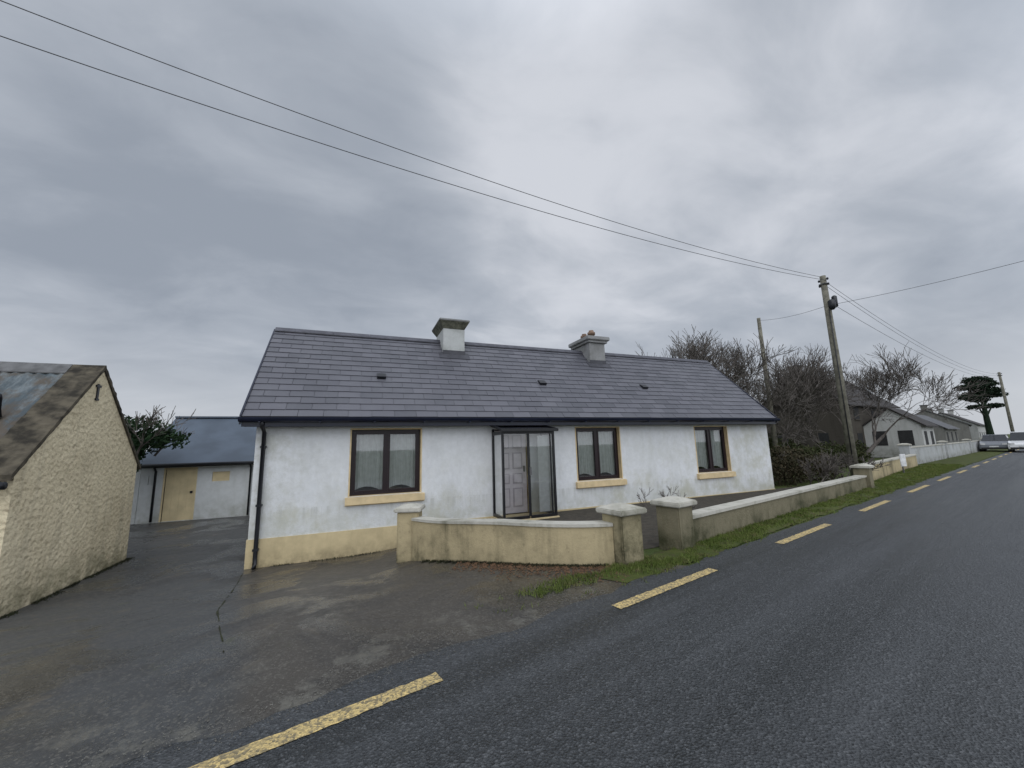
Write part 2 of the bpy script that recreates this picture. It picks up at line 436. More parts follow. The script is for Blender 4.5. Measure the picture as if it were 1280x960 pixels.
def window(a, b, c, d, y, par, kind=0):
    fw = .065
    Y = y+.10
    for q in ((a, a+fw, c, d), (b-fw, b, c, d), (a+fw, b-fw, d-fw, d), (a+fw, b-fw, c, c+fw)):
        box('window_frame', q[0], q[1], Y, Y+.06, q[2], q[3], FRAME, par, .006)
    m = (a+b)/2
    box('mullion', m-.035, m+.035, Y, Y+.06, c+fw, d-fw, FRAME, par)
    for (p, q) in ((a+fw, m-.035), (m+.035, b-fw)):
        for r in ((p, p+.035, c+fw, d-fw), (q-.035, q, c+fw, d-fw), (p+.035, q-.035, d-fw-.035, d-fw), (p+.035, q-.035, c+fw, c+fw+.035)):
            box('sash', r[0], r[1], Y-.012, Y+.045, r[2], r[3], FRAME, par)
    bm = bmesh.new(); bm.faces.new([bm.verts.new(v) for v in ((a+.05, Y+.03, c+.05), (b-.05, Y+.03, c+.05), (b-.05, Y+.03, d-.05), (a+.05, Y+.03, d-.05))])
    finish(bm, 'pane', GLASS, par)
    bm = bmesh.new(); n = 90; prev = None
    for i in range(n+1):
        t = i/n; X = a+.03+(b-a-.06)*t
        yy = Y+.12+.018*math.sin(t*95+2*math.sin(t*13))
        s = abs(math.sin(t*math.pi*2+.2))
        zb = c+.05+.12*s
        col = [bm.verts.new((X, yy, z)) for z in (zb, zb+.3, d-.03)]
        if prev:
            for k in range(2): bm.faces.new((prev[k], col[k], col[k+1], prev[k+1]))
        prev = col
    finish(bm, 'net_curtain', CURT, par, True)
for i, w in enumerate(WIN):
    window(*w, Y0, H, i)
    a, b, c, d = w
    prism('window_sill', [(Y0-.09, .50), (Y0-.002, .50), (Y0-.002, .47), (Y0+.0, .47), (Y0+.10, .47), (Y0+.10, .665), (Y0-.09, .635)], 'x', a-.08, b+.09, SILL, H)

box('door_leaf', DR[0]+.03, DR[1]-.03, Y0+.08, Y0+.12, .01, DR[3]-.03, DOOR, H)
PNL = simple('door_panel_shade', (.40, .36, .38), .5, .08)
for (zz0, zz1) in ((.15, .60), (.70, .95), (1.05, 1.45), (1.55, 1.88)):
    for (p, q) in ((.14, .40), (.48, .74)):
        box('door_panel', DR[0]+p, DR[0]+q, Y0+.070, Y0+.081, zz0, zz1, PNL, H)
        box('door_panel_field', DR[0]+p+.03, DR[0]+q-.03, Y0+.055, Y0+.0695, zz0+.03, zz1-.03, DOOR, H, .008)
box('door_handle', DR[1]-.12, DR[1]-.09, Y0+.02, Y0+.062, .98, 1.12, METAL, H)
# glazed porch
PX0, PX1, PY = 3.03, 4.36, 8.2
fr = .05
def bar(*q, m=ALU, n='porch_frame'): box(n, *q, m, H)
for X in (PX0, PX1-fr):
    bar(X, X+fr, PY, PY+fr, 0, 1.95); bar(X, X+fr, Y0-.05, Y0-.002, 0, 2.02)
    bar(X, X+fr, PY+fr, Y0-.05, .01, .07); bar(X, X+fr, PY+fr, Y0-.05, 1.87, 1.95)
MX = 3.66
bar(MX, MX+fr, PY, PY+fr, .05, 1.88)
bar(PX0+fr, PX1-fr, PY, PY+fr, 1.88, 1.95); bar(PX0+fr, MX, PY, PY+fr, 0.0, .06); bar(MX+fr, PX1-fr, PY, PY+fr, 0.0, .06)
bar(PX1-fr-.07, PX1-fr-.04, PY+.01, PY+.04, .06, 1.88)
bar(MX+.02, MX+.07, PY-.03, PY-.002, .95, 1.12, m=METAL, n='porch_handle')
box('porch_base', PX0-.03, PX1+.03, PY-.04, Y0-.02, -.5, -.004, CREAM, H)
box('porch_blind', MX+.30, PX1-.13, PY+.10, PY+.11, .10, 1.84, CURT, H)
prism('porch_roof', [(PY-.06, 1.953), (Y0-.003, 2.10), (Y0-.003, 2.13), (PY-.06, 1.985)], 'x', PX0-.05, PX1+.05, GLASS2, H)
for X in (PX0-.05, PX1+.02):
    prism('porch_roof_bar', [(PY-.07, 1.955), (Y0-.003, 2.105), (Y0-.003, 2.155), (PY-.07, 2.005)], 'x', X-.01, X+.03, ALU, H)
box('porch_gutter', PX0-.06, PX1+.06, PY-.12, PY-.065, 1.93, 2.0, ALU, H, .01)
box('porch_wall_bar', PX0-.04, PX1+.04, Y0-.04, Y0-.001, 2.13, 2.175, ALU, H)
def pane(v, m=GLASS2):
    bm = bmesh.new(); bm.faces.new([bm.verts.new(p) for p in v]); finish(bm, 'porch_pane', m, H)
pane([(PX0+fr, PY+.02, .06), (MX, PY+.02, .06), (MX, PY+.02, 1.88), (PX0+fr, PY+.02, 1.88)])
pane([(MX+fr, PY+.02, .06), (PX1-fr, PY+.02, .06), (PX1-fr, PY+.02, 1.88), (MX+fr, PY+.02, 1.88)])
for X in (PX0+.025, PX1-.025):
    pane([(X, PY+fr, .07), (X, Y0-.05, .07), (X, Y0-.05, 1.87), (X, PY+fr, 1.87)])

# roof structure
RX0, RX1 = -2.02, 12.84
SL = Vector((0, RY-8.6, RZ-2.30)); SLn = SL.length; sd = SL.normalized(); nn = Vector((0, -sd.z, sd.y))
def roof_side(sign):
    bm = bmesh.new()
    def P3(x, s, o):
        p = Vector((x, 8.6, 2.30))+sd*s+nn*o
        if sign < 0: p.y = 2*RY-p.y
        return p
    v = [bm.verts.new(P3(x, s, o)) for x in (RX0+.02, RX1-.02) for s in (0.02, SLn) for o in (-.10, -.012)]
    for f in ((0,1,3,2),(4,6,7,5),(0,4,5,1),(2,3,7,6),(0,2,6,4),(1,5,7,3)): bm.faces.new([v[i] for i in f])
    rows = 16; ex = SLn/rows; w = .46
    for r in range(rows):
        x = RX0-(w/2 if r % 2 else 0)
        while x < RX1:
            a, b = max(x+.004, RX0), min(x+w-.004, RX1); x += w
            if b-a < .04: continue
            j = random.uniform(-.005, .005); t = random.uniform(-.0025, .0025)
            s0 = r*ex-.02+j; s1 = min((r+1)*ex+.03, SLn)
            q = [P3(a, s0, .018+t), P3(b, s0, .018-t), P3(b, s1, .001), P3(a, s1, .001), P3(a, s0, .006), P3(b, s0, .006)]
            q = [bm.verts.new(p) for p in q]
            bm.faces.new((q[0], q[1], q[2], q[3])); bm.faces.new((q[4], q[5], q[1], q[0]))
            bm.faces.new((q[4], q[0], q[3])); bm.faces.new((q[1], q[5], q[2]))
    finish(bm, 'slate_roof', SLATE, H)
roof_side(1); roof_side(-1)
x = RX0; RIDGE = simple('ridge_tile', (.07, .07, .085), .5, .3)
while x < RX1-.01:
    e = min(x+.45, RX1)
    prism('ridge_tile', [(RY-.11, RZ-.065), (RY, RZ+.045), (RY+.11, RZ-.065), (RY+.11, RZ-.04), (RY, RZ+.068), (RY-.11, RZ-.04)], 'x', x+.004, e, RIDGE, H)
    x = e
for X in (RX0-.03, RX1):
    prism('bargeboard', [(8.56, 2.14), (8.56, 2.32), (RY, RZ+.02), (2*RY-8.56, 2.32), (2*RY-8.56, 2.14), (RY, RZ-.16)], 'x', X, X+.03, FASC, H)
box('fascia', RX0, RX1, 8.60, 8.62, 2.10, 2.29, FASC, H)
box('soffit', RX0, RX1, 8.62, 8.898, 2.11, 2.13, FASC, H)
prof = [(8.53+.07*math.cos(t), 2.27+.085*math.sin(t)) for t in [math.pi+math.pi*i/10 for i in range(11)]]
prof2 = [(8.53+.06*math.cos(t), 2.27+.075*math.sin(t)) for t in [2*math.pi-math.pi*i/10 for i in range(11)]]
prism('gutter', prof+prof2, 'x', RX0-.03, RX1+.03, FASC, H)
for i in range(15):
    xx = RX0+.3+i*1.02
    box('gutter_bracket', xx, xx+.03, 8.455, 8.60, 2.172, 2.192, FASC, H)
tube('downpipe', [(-1.68, 8.55, 2.2), (-1.68, 8.60, 2.10), (-1.68, 8.83, 2.0), (-1.68, 8.84, -.30), (-1.68, 8.84, -.44), (-1.68, 8.78, -.49)], .038, DARK, H)
for z in (1.7, .6, -.2): box('pipe_clip', -1.73, -1.63, 8.80, 8.898, z, z+.04, DARK, H)
for X in (.50, 4.80, 8.38):
    c = Vector((X, 8.6, 2.3))+sd*1.46
    bm = bmesh.new()
    v = []
    for dx in (-.1, .1):
        for s, o in ((-.10, .02), (.12, .02), (.09, .05), (-.09, .085)):
            v.append(bm.verts.new(c+Vector((dx, 0, 0))+sd*s+nn*o))
    bm.faces.new(v[:4]); bm.faces.new(v[4:][::-1])
    for i in range(4): bm.faces.new((v[i], v[4+i], v[4+(i+1) % 4], v[(i+1) % 4]))
    finish(bm, 'roof_vent', DARK, H)

# chimneys
FL = simple('lead', (.055, .055, .065), .5)
def flash(x0, x1, y0, y1):
    prism('flashing', [(x0-.12, 0), (x1+.12, 0), (x1+.12, .3), (x0-.12, .3)], 'y', 0, .01, FL, H).matrix_world = \
        Matrix.Translation((0, y0-.16, 2.3+(y0-.16-8.6)+.035)) @ Matrix.Rotation(math.radians(-45), 4, 'X')
    box('flashing_front', x0-.01, x1+.01, y0-.012, y0, 2.3+(y0-8.6), 2.3+(y0-8.6)+.14, FL, H)
box('chimney_stack', 2.18, 2.80, 10.5, 11.5, 3.9, 4.98, CHIMW, H, .01)
def frustum(name, x0, x1, y0, y1, z0, z1, g, mat):
    bm = bmesh.new()
    A = [bm.verts.new(p) for p in ((x0, y0, z0), (x1, y0, z0), (x1, y1, z0), (x0, y1, z0))]
    B = [bm.verts.new(p) for p in ((x0-g, y0-g, z1), (x1+g, y0-g, z1), (x1+g, y1+g, z1), (x0-g, y1+g, z1))]
    bm.faces.new(A[::-1]); bm.faces.new(B)
    for i in range(4): bm.faces.new((A[i], A[(i+1) % 4], B[(i+1) % 4], B[i]))
    return finish(bm, name, mat, H)
frustum('chimney_flare', 2.18, 2.80, 10.5, 11.5, 4.98, 5.18, .12, MOSSY)
box('chimney_cap', 2.05, 2.93, 10.37, 11.63, 5.18, 5.24, CHIMG, H, .015)
flash(2.18, 2.80, 10.5, 11.5)
box('chimney_stack', 7.03, 7.64, 10.5, 11.5, 3.9, 4.93, CHIMG, H, .01)
box('chimney_band', 6.96, 7.71, 10.43, 11.57, 4.93, 5.01, CHIMG, H, .01)
box('chimney_cap', 6.90, 7.78, 10.37, 11.63, 5.01, 5.14, CHIMG, H, .02)
box('chimney_flaunching', 7.05, 7.60, 10.6, 11.4, 5.14, 5.20, MOSSY, H, .03)
POT = simple('clay_pot', (.20, .13, .09), .8, .4)
for yy in (10.78, 11.22):
    tube('chimney_pot', [(7.33, yy, 5.15), (7.33, yy, 5.28), (7.33, yy, 5.29), (7.33, yy, 5.37), (7.33, yy, 5.38), (7.33, yy, 5.44)], [.12, .10, .13, .13, .09, .08], POT, H, 14)
flash(7.03, 7.64, 10.5, 11.5)

# ------------------------------------------------------------ boundary walls
def pillar(x, y, zb, zt, ang, mat, w=.36, cap=.46, capmat=COPE):
    e = empty('gate_pillar'); r = ((x, y, 0), ang)
    box('shaft', x-w/2, x+w/2, y-w/2, y+w/2, zb-.15, zt-.11, mat, e, .015, r)
    box('cap_slab', x-cap/2, x+cap/2, y-cap/2, y+cap/2, zt-.11, zt-.04, capmat, e, .015, r)
    bm = bmesh.new(); a = cap/2-.015; zz = zt-.04
    A = [bm.verts.new((x+i*a, y+j*a, zz)) for i, j in ((-1,-1),(1,-1),(1,1),(-1,1))]
    B = [bm.verts.new((x+i*a*.35, y+j*a*.35, zz+.05)) for i, j in ((-1,-1),(1,-1),(1,1),(-1,1))]
    bm.faces.new(B)
    for i in range(4): bm.faces.new((A[i], A[(i+1) % 4], B[(i+1) % 4], B[i]))
    bmesh.ops.rotate(bm, verts=bm.verts, cent=Vector((x, y, 0)), matrix=Matrix.Rotation(ang, 3, 'Z'))
    finish(bm, 'cap_top', capmat, e)
    return e
def path_wall(name, pts, th, mat, cope=True, cmat=COPE, over=.03, ch=.06):
    e = empty(name)
    def strip(nm, half, zf0, zf1, m):
        bm = bmesh.new(); rings = []
        for i, (x, y, zb, zt) in enumerate(pts):
            a = pts[max(i-1, 0)]; b = pts[min(i+1, len(pts)-1)]
            d = Vector((b[0]-a[0], b[1]-a[1], 0)).normalized(); n = Vector((-d.y, d.x, 0))
            p = Vector((x, y, 0))
            rings.append([bm.verts.new(p+n*s*half+Vector((0, 0, z))) for s, z in ((-1, zf0(zb, zt)), (1, zf0(zb, zt)), (1, zf1(zb, zt)), (-1, zf1(zb, zt)))])
        for a, b in zip(rings, rings[1:]):
            for k in range(4): bm.faces.new((a[k], a[(k+1) % 4], b[(k+1) % 4], b[k]))
        bm.faces.new(rings[0]); bm.faces.new(rings[-1][::-1])
        finish(bm, nm, m, e)
    strip('wall_body', th/2, lambda b, t: b-.15, lambda b, t: t-ch, mat)
    if cope: strip('coping', th/2+over, lambda b, t: t-ch, lambda b, t: t, cmat)
    return e
A_, B_, C_ = Vector((1.02, 7.05)), Vector((2.1, 4.95)), Vector((3.28, 4.66))
W1 = []
for i in range(25):
    t = i/24; p = A_*(1-t)**2+B_*2*t*(1-t)+C_*t*t
    W1.append((p.x, p.y, h(p.x, p.y), .44+.10*sstep(0, .5, t)))
path_wall('garden_wall', W1, .2, CREAMW, over=.02, ch=.04)
pillar(.92, 7.25, -.3, .64, math.radians(-20), CREAMW)
PIL2 = wall_mat('stained_pillar', (.40, .345, .215), (.085, .078, .045), -.1, .65, 1.2, 35, .7)
pillar(3.45, 4.62, 0, .76, math.radians(8), PIL2, .38, .50)
pillar(4.55, 4.78, 0, .76, RD, STONEW, .38, .50)
W2 = [(4.74+9.7*t/40, 4.83+2.47*t/40, 0.0, .47-.03*t/40+.006*noise.noise(Vector((t, 0, 0)))) for t in range(41)]
path_wall('roadside_wall', W2, .2, STONEW, ch=.05)
pillar(14.65, 7.35, 0, .76, RD, STONEW, .38, .5)

# ------------------------------------------------------------ left shed
S = empty('roughcast_shed')
sx, sy0, sy1, sye, szr, sze = -4.4, 7.66, 10.92, 9.29, 3.20, 1.43
gp = [(sy0, -.9), (sy1+.05, -.9), (sy1+.02, .4), (sy1, sze), (sye, szr), (sy0, sze)]
prism('gable_wall', gp, 'x', sx-.4, sx, PEB, S)
box('front_wall', -12, sx-.4, sy0, sy0+.3, -.9, sze, PEB, S); box('back_wall', -12, sx-.4, sy1-.3, sy1, -.9, sze, PEB, S)
prism('end_wall', [(sy0+.001, -.9), (sy1, -.9), (sy1, sze), (sye, szr), (sy0+.001, sze)], 'x', -12.3, -12, PEB, S)
VM = simple('verge_moss', (.080, .068, .048), .95, .75, 5, 1., 22)
for sg in (-1, 1):
    n = 40; bm = bmesh.new(); rings = []
    for i in range(n+1):
        t = i/n; y = sye+sg*(sye-sy0+.10)*t; z = szr+(sze-.11-szr)*t; q = (t*9, sg*3., 0)
        j = .015*noise.noise(Vector(q)*2.1); k = .018*noise.noise(Vector(q)*3.3+Vector((5, 5, 0)))
        rings.append([bm.verts.new(p) for p in ((sx-.42+k, y, z), (sx-.42+k, y, z+.085+j), (sx+.03+k, y, z+.085+k), (sx+.03+j, y, z))])
    for a, b in zip(rings, rings[1:]):
        for m_ in range(4): bm.faces.new((a[m_], a[(m_+1) % 4], b[(m_+1) % 4], b[m_]))
    bm.faces.new(rings[0]); bm.faces.new(rings[-1])
    finish(bm, 'verge_coping', VM, S)
bm = bmesh.new(); pitch = .076
for sg in (-1, 1):
    ye = sye+sg*(sye-sy0+.13); zE = sze-.145
    prev = None; x = -12.4
    while x < sx-.42:
        z = .025+.018*math.sin(2*math.pi*x/(pitch*1.9))
        c = [bm.verts.new((x, sye, szr+z+.01)), bm.verts.new((x, ye, zE+z+.01))]
        if prev: bm.faces.new((prev[0], c[0], c[1], prev[1]))
        prev = c; x += pitch*1.9/6
finish(bm, 'corrugated_roof', CORR, S, True)
prism('ridge_cap', [(sye-.16, szr-.12), (sye, szr+.06), (sye+.16, szr-.12), (sye+.16, szr-.10), (sye, szr+.085), (sye-.16, szr-.10)], 'x', -12.4, sx-.43, simple('ridge_sheet', (.12, .12, .12), .7, .4), S)
tube('gutter', [(-12.3, sy0-.17, sze-.17), (sx+.02, sy0-.17, sze-.17)], .055, DARK, S)
tube('roof_pipe', [(-5.1, 8.35, 2.25), (-5.1, 8.3, 2.52), (-5.05, 8.2, 2.56)], .05, DARK, S)
box('gable_tie', sx-.01, sx+.02, 9.17, 9.22, 2.62, 2.92, DARK, S); box('gable_tie_head', sx-.01, sx+.025, 9.13, 9.26, 2.86, 2.90, DARK, S)
box('gable_tie_foot', sx-.01, sx+.022, 9.15, 9.24, 2.62, 2.655, DARK, S)
P = [(sx+.02+abs(random.gauss(0, .05)), random.uniform(7.0, 11)) for _ in range(2600)]
P += [(random.uniform(-1.85, .9), 8.87-abs(random.gauss(0, .03))) for _ in range(600)]
P = [p for p in P if noise.noise(Vector((p[0]*2, p[1]*2, 0))) > -.2]
for i in range(5000):
    q = random.choice(W1[2:-1]); nx = -.10-abs(random.gauss(0, .035))
    P.append((q[0]+random.uniform(-.06, .06)+nx*.75, q[1]+nx*.75+random.uniform(-.05, .05)))
blades('weeds', P, MOSS, .012, .045, .005, h)
P = []
for i in range(2600):
    q = random.choice(W1[6:]); d = abs(random.gauss(0, .22))
    P.append((q[0]-d*.45+random.uniform(-.1, .1), q[1]-.12-d))
flecks('leaf_litter', P, LITTER, .008, .022)
P = []
for i in range(3800):
    X = random.uniform(-3.5, 2.6); P.append((X, rline(X, redge(X)+random.gauss(.06, .10))))
for i in range(500):
    P.append((random.uniform(-4.2, 2), random.uniform(3.5, 8.5)))
flecks('loose_grit', P, GRIT, .003, .008)

# ------------------------------------------------------------ rear outbuilding
O = empty('white_outbuilding')
oy, ox0, ox1 = 16.25, -6.42, 2.5
OW = wall_mat('outbuilding_render', (.62, .64, .64), (.40, .41, .38), -.5, .3, .7)
DH = (-5.78, -4.98, -.5, 1.15); WH = (-4.52, -4.02, .70, 1.02)
wall_holes('front_wall', ox0, ox1, -.6, 1.42, [DH, WH, (-6.40, -6.2, .68, .98)], oy, .12, OW, OW, O)
prism('gable_wall', [(oy+.002, -.8), (oy+5, -.8), (oy+5, 1.42), (18.75, 3.0), (oy+.002, 1.42)], 'x', ox0, ox0+.2, OW, O)
prism('gable_wall', [(oy+.002, -.8), (oy+5, -.8), (oy+5, 1.42), (18.75, 3.0), (oy+.002, 1.42)], 'x', ox1-.2, ox1, OW, O)
box('back_wall', ox0+.2, ox1-.2, oy+4.8, oy+5, -.8, 1.42, OW, O)
box('door', DH[0], DH[1], oy+.05, oy+.09, -.5, 1.15, YDOOR, O)
for i in range(4):
    xx = DH[0]+.1+i*.2; box('door_board', xx-.099, xx+.099, oy+.044, oy+.0495, -.46, 1.12, YDOOR, O, .002)
box('door_frame', DH[0]-.05, DH[0], oy-.01, oy+.06, -.5, 1.2, YDOOR, O); box('door_frame', DH[1], DH[1]+.05, oy-.01, oy+.06, -.5, 1.2, YDOOR, O)
box('door_frame', DH[0], DH[1], oy-.01, oy+.06, 1.15, 1.2, YDOOR, O)
box('door_latch', DH[1]-.12, DH[1]-.05, oy+.02, oy+.043, .35, .42, DARK, O)
box('window_board', WH[0], WH[1], oy+.05, oy+.08, WH[2], WH[3], YDOOR, O)
box('window_board', -6.40, -6.2, oy+.05, oy+.08, .68, .98, YDOOR, O)
box('interior', ox0+.3, ox1-.3, oy+.3, oy+4.7, -.5, -.48, INT, O)
for sg in (-1, 1):
    ye = 18.75+sg*2.7; zE = 3.08-1.62*2.7/2.5
    prism('roof_sheet', [(18.75, 3.0), (18.75, 3.06), (ye, zE+.0), (ye, zE-.06)], 'x', ox0-.12, ox1+.1, OROOF, O)
box('roof_ridge', ox0-.12, ox1+.1, 18.62, 18.88, 3.04, 3.10, OROOF, O)
box('fascia', ox0-.12, ox1+.1, 16.02, 16.05, 1.22, 1.34, DARK, O)
tube('gutter', [(ox0-.12, 15.98, 1.30), (ox1+.1, 15.98, 1.30)], .05, DARK, O)
tube('downpipe', [(-6.02, 15.98, 1.28), (-6.02, 16.18, 1.1), (-6.02, 16.2, -.48)], .035, DARK, O)
tube('downpipe', [(-3.4, 15.98, 1.28), (-3.4, 16.18, 1.1), (-3.4, 16.2, -.48)], .03, DARK, O)
path_wall('yard_wall', [(-10.5, 16.4, -.5, 1.25), (-6.45, 16.4, -.5, 1.25)], .2, OW)

# ------------------------------------------------------------ poles and wires
def pole(x, y, top, r=.13, lean=(0, 0), kit=True):
    e = empty('utility_pole')
    tube('pole_shaft', [(x, y, -.3), (x+lean[0]*.5, y+lean[1]*.5, top*.5), (x+lean[0], y+lean[1], top)], [r*1.15, r, r*.8], WOOD, e, 14)
    if kit:
        X, Y = x+lean[0], y+lean[1]
        box('stay_collar', X-.14, X+.14, Y-.14, Y+.14, top-.42, top-.36, METAL, e, .01)
        for dz in (.18, .42):
            for s in (-1, 1):
                tube('insulator', [(X, Y+s*.17, top-dz-.05), (X, Y+s*.17, top-dz+.0), (X, Y+s*.17, top-dz+.05)], [.03, .05, .03], DARK, e, 8)
                box('insulator_arm', X-.015, X+.015, min(Y, Y+s*.17), max(Y, Y+s*.17), top-dz-.015, top-dz+.015, METAL, e)
    return e
p1 = pole(19.2, 9.9, 8.78, .14)
tube('junction_box', [(19.2, 9.72, 7.15), (19.2, 9.72, 7.25), (19.2, 9.72, 7.55), (19.2, 9.72, 7.62)], [.06, .14, .14, .05], DARK, p1, 10)
tube('junction_box', [(19.36, 9.68, 7.25), (19.36, 9.68, 7.3), (19.36, 9.68, 7.75), (19.36, 9.68, 7.8)], [.04, .10, .10, .04], DARK, p1, 10)
tube('pole_cable', [(19.03, 9.82, 0), (19.05, 9.80, 4), (19.08, 9.79, 7.2)], .02, DARK, p1, 6)
pole(24.3, 16.5, 9.5, .13, kit=False)
pole(-20, 6.76, 11.2, .15)
pole(72, 20.6, 8.9, .14)
pole(22.6, -1.6, 8.2, .13)
WR = empty('overhead_wires')
def wire(a, b, sag, r=.0085):
    a, b = Vector(a), Vector(b); n = 40; pts = []
    for i in range(n+1):
        t = i/n; p = a.lerp(b, t); p.z -= 4*sag*t*(1-t); pts.append(p)
    tube('wire', pts, r, WIRE, WR, 5)
wire((19.2, 9.9, 8.73), (-20, 6.76, 11.1), 1.27)
wire((19.2, 9.8, 8.55), (-20, 6.6, 9.95), 1.22)
wire((19.2, 9.9, 7.4), (22.6, -1.6, 8.0), .35)
wire((24.3, 16.5, 9.35), (19.2, 9.9, 7.4), .15)
wire((19.2, 9.9, 8.6), (72, 20.6, 8.7), 1.1); wire((19.2, 9.9, 8.4), (72, 20.6, 8.5), 1.2); wire((19.3, 9.8, 7.5), (72, 20.6, 8.2), 1.0)

# ------------------------------------------------------------ vegetation
def bare_tree(name, x, y, zb, height, spread, seed, stems=4, lean=(0, 0), depth=6, mat=BARK, rmin=.011):
    R = random.Random(seed); bm = bmesh.new()
    def br(p, d, L, r, dep):
        seg = 3; pts = [p.copy()]; rr = [r]; q = p.copy(); dd = d.copy()
        for i in range(seg):
            dd = (dd+Vector((R.gauss(0, .14), R.gauss(0, .14), R.gauss(0, .09)))).normalized()
            q = q+dd*L/seg; pts.append(q.copy()); rr.append(max(rmin, r*(1-.42*(i+1)/seg)))
        tube_bm(bm, pts, rr, 6 if dep > 3 else 3, cap=False)
        if dep == 0: return
        nch = R.choice((3, 3, 4)) if dep > 1 else 4
        for k in range(nch):
            # children leave the outer two thirds, so the lower crown stays open
            i = R.choice((2, 3)) if (k and dep > 3) else (R.choice((1, 2, 3)) if k else 3)
            a = R.uniform(0, 6.28); tl = R.uniform(.35, .80)
            u = dd.orthogonal().normalized(); v = dd.cross(u)
            nd = (dd+(u*math.cos(a)+v*math.sin(a))*tl+Vector((lean[0], lean[1], .22))).normalized()
            br(pts[i], nd, L*R.uniform(.64, .86), max(rmin, rr[i]*R.uniform(.5, .7)), dep-1)
    for s in range(stems):
        a = 6.28*s/stems+R.random(); d = Vector((math.cos(a)*spread, math.sin(a)*spread, 1)).normalized()
        br(Vector((x+math.cos(a)*.15*stems, y+math.sin(a)*.15*stems, zb)), d, height*.33, height*.020, depth)
    return finish(bm, name, mat, recalc=False)
bare_tree('bare_tree', 19.8, 17.4, 0, 7.6, .55, 5, 4, (.0, 0))
bare_tree('bare_tree', 25.2, 17.2, 0, 6.8, .5, 31, 3, (.0, 0), rmin=.010)
bare_tree('bare_tree', 29.5, 15.4, 0, 7.0, .60, 11, 3, rmin=.010)

def leaves(name, blobs, n, size, mat, stem=None):
    bm = bmesh.new()
    tot = sum(b[3]*b[4]*b[5] for b in blobs)
    for (cx, cy, cz, rx, ry, rz) in blobs:
        for _ in range(int(n*rx*ry*rz/tot)):
            d = Vector((random.gauss(0, 1), random.gauss(0, 1), random.gauss(0, 1))).normalized()
            rr = random.random()**.4
            bumpy = 1+.35*noise.noise(Vector((cx+d.x*2.2, cy+d.y*2.2, cz+d.z*2.2)))
            p = Vector((cx+d.x*rx*rr*bumpy, cy+d.y*ry*rr*bumpy, cz+d.z*rz*rr*bumpy))
            if noise.noise(p*1.3/max(.4, size*6)) < -.22: continue
            a = Vector((random.gauss(0, 1), random.gauss(0, 1), random.gauss(0, 1))).normalized(); b = a.orthogonal().normalized(); c = a.cross(b)
            s = size*random.uniform(.6, 1.3)
            bm.faces.new([bm.verts.new(p+b*s), bm.verts.new(p+c*s*.6), bm.verts.new(p-b*s), bm.verts.new(p-c*s*.6)])
    if stem:
        for pts, rr in stem: tube_bm(bm, pts, rr, 8)
    return finish(bm, name, mat, recalc=False)
leaves('ivy_bush', [(-6.3, 15.0, 2.2, .95, .8, .65), (-5.45, 15.0, 2.1, .6, .6, .30), (-6.8, 15.0, 1.6, .8, .8, 1.0), (-6.85, 15, .3, .4, .5, 1.0)], 9000, .06, IVY,
       [([(-6.8, 15, -.5), (-6.7, 15, 1), (-6.3, 15, 2.2)], [.2, .15, .08])])
bare_tree('ivy_twigs', -6.3, 15.0, 1.6, 1.9, .6, 41, 4, depth=3, rmin=.008)
leaves('garden_shrub', [(14.1, 9.6, .55, .9, .8, .75), (15.4, 10.0, .6, 1.0, .9, .7), (16.8, 9.9, .45, 1.0, .8, .6)], 9000, .05, BROWN)
bare_tree('dead_shrub', 14.4, 9.1, 0, 1.35, .8, 77, 6, depth=4, rmin=.007)
bare_tree('dead_shrub', 16.2, 9.4, 0, 1.3, .8, 79, 6, depth=4, rmin=.007)
bare_tree('dead_shrub', 6.4, 6.9, -.05, .75, .3, 78, 3, depth=3, rmin=.004)
leaves('hedge', [(19+1.4*i, 12.8+.32*i, .5+.15*math.sin(i*1.7), 1.2, .8, .75) for i in range(9)], 14000, .07, HEDGE)
leaves('hedge', [(20+2.0*i, 18.0+.35*i, .8+.3*math.sin(i*2.1), 1.9, 1.2, 1.0) for i in range(6)], 11000, .11, HEDGE)
leaves('hedge', [(50+5*i, 24.5+1.3*i, .9+.5*math.sin(i*2.1), 3.4, 1.5, 1.2+.3*math.sin(i*3.3)) for i in range(15)], 16000, .18, HEDGE)
leaves('distant_hedgerow', [(90+14*i, 60+8*i, 2+.9*math.sin(i*2.3), 10, 4, 3) for i in range(16)], 14000, .5, HEDGE)
path_wall('cream_garden_wall', [(16.6, 8.4, 0, .62), (20, 9.35, 0, .62), (26.6, 11.05, 0, .66)], .2, CREAMW)
NW = wall_mat('neighbour_wall_paint', (.44, .45, .45), (.17, .17, .14), 0, .5, 1.)
path_wall('white_roadside_wall', [(27.0+38.8*t/8, 11.5+8.7*t/8, 0, 1.0) for t in range(9)], .2, NW)
for q in ((27.0, 11.5), (37, 13.75), (47, 16), (57, 18.25), (66, 20.3)): pillar(q[0], q[1], 0, 1.2, RD, NW, .4, .5)
SGN = simple('sign_white', (.7, .7, .7), .6)
e = empty('marker_board'); box('board', 20.9, 21.3, 9.1, 9.13, .35, .85, SGN, e, .01); box('post', 21.08, 21.12, 9.14, 9.18, 0, .8, METAL, e)

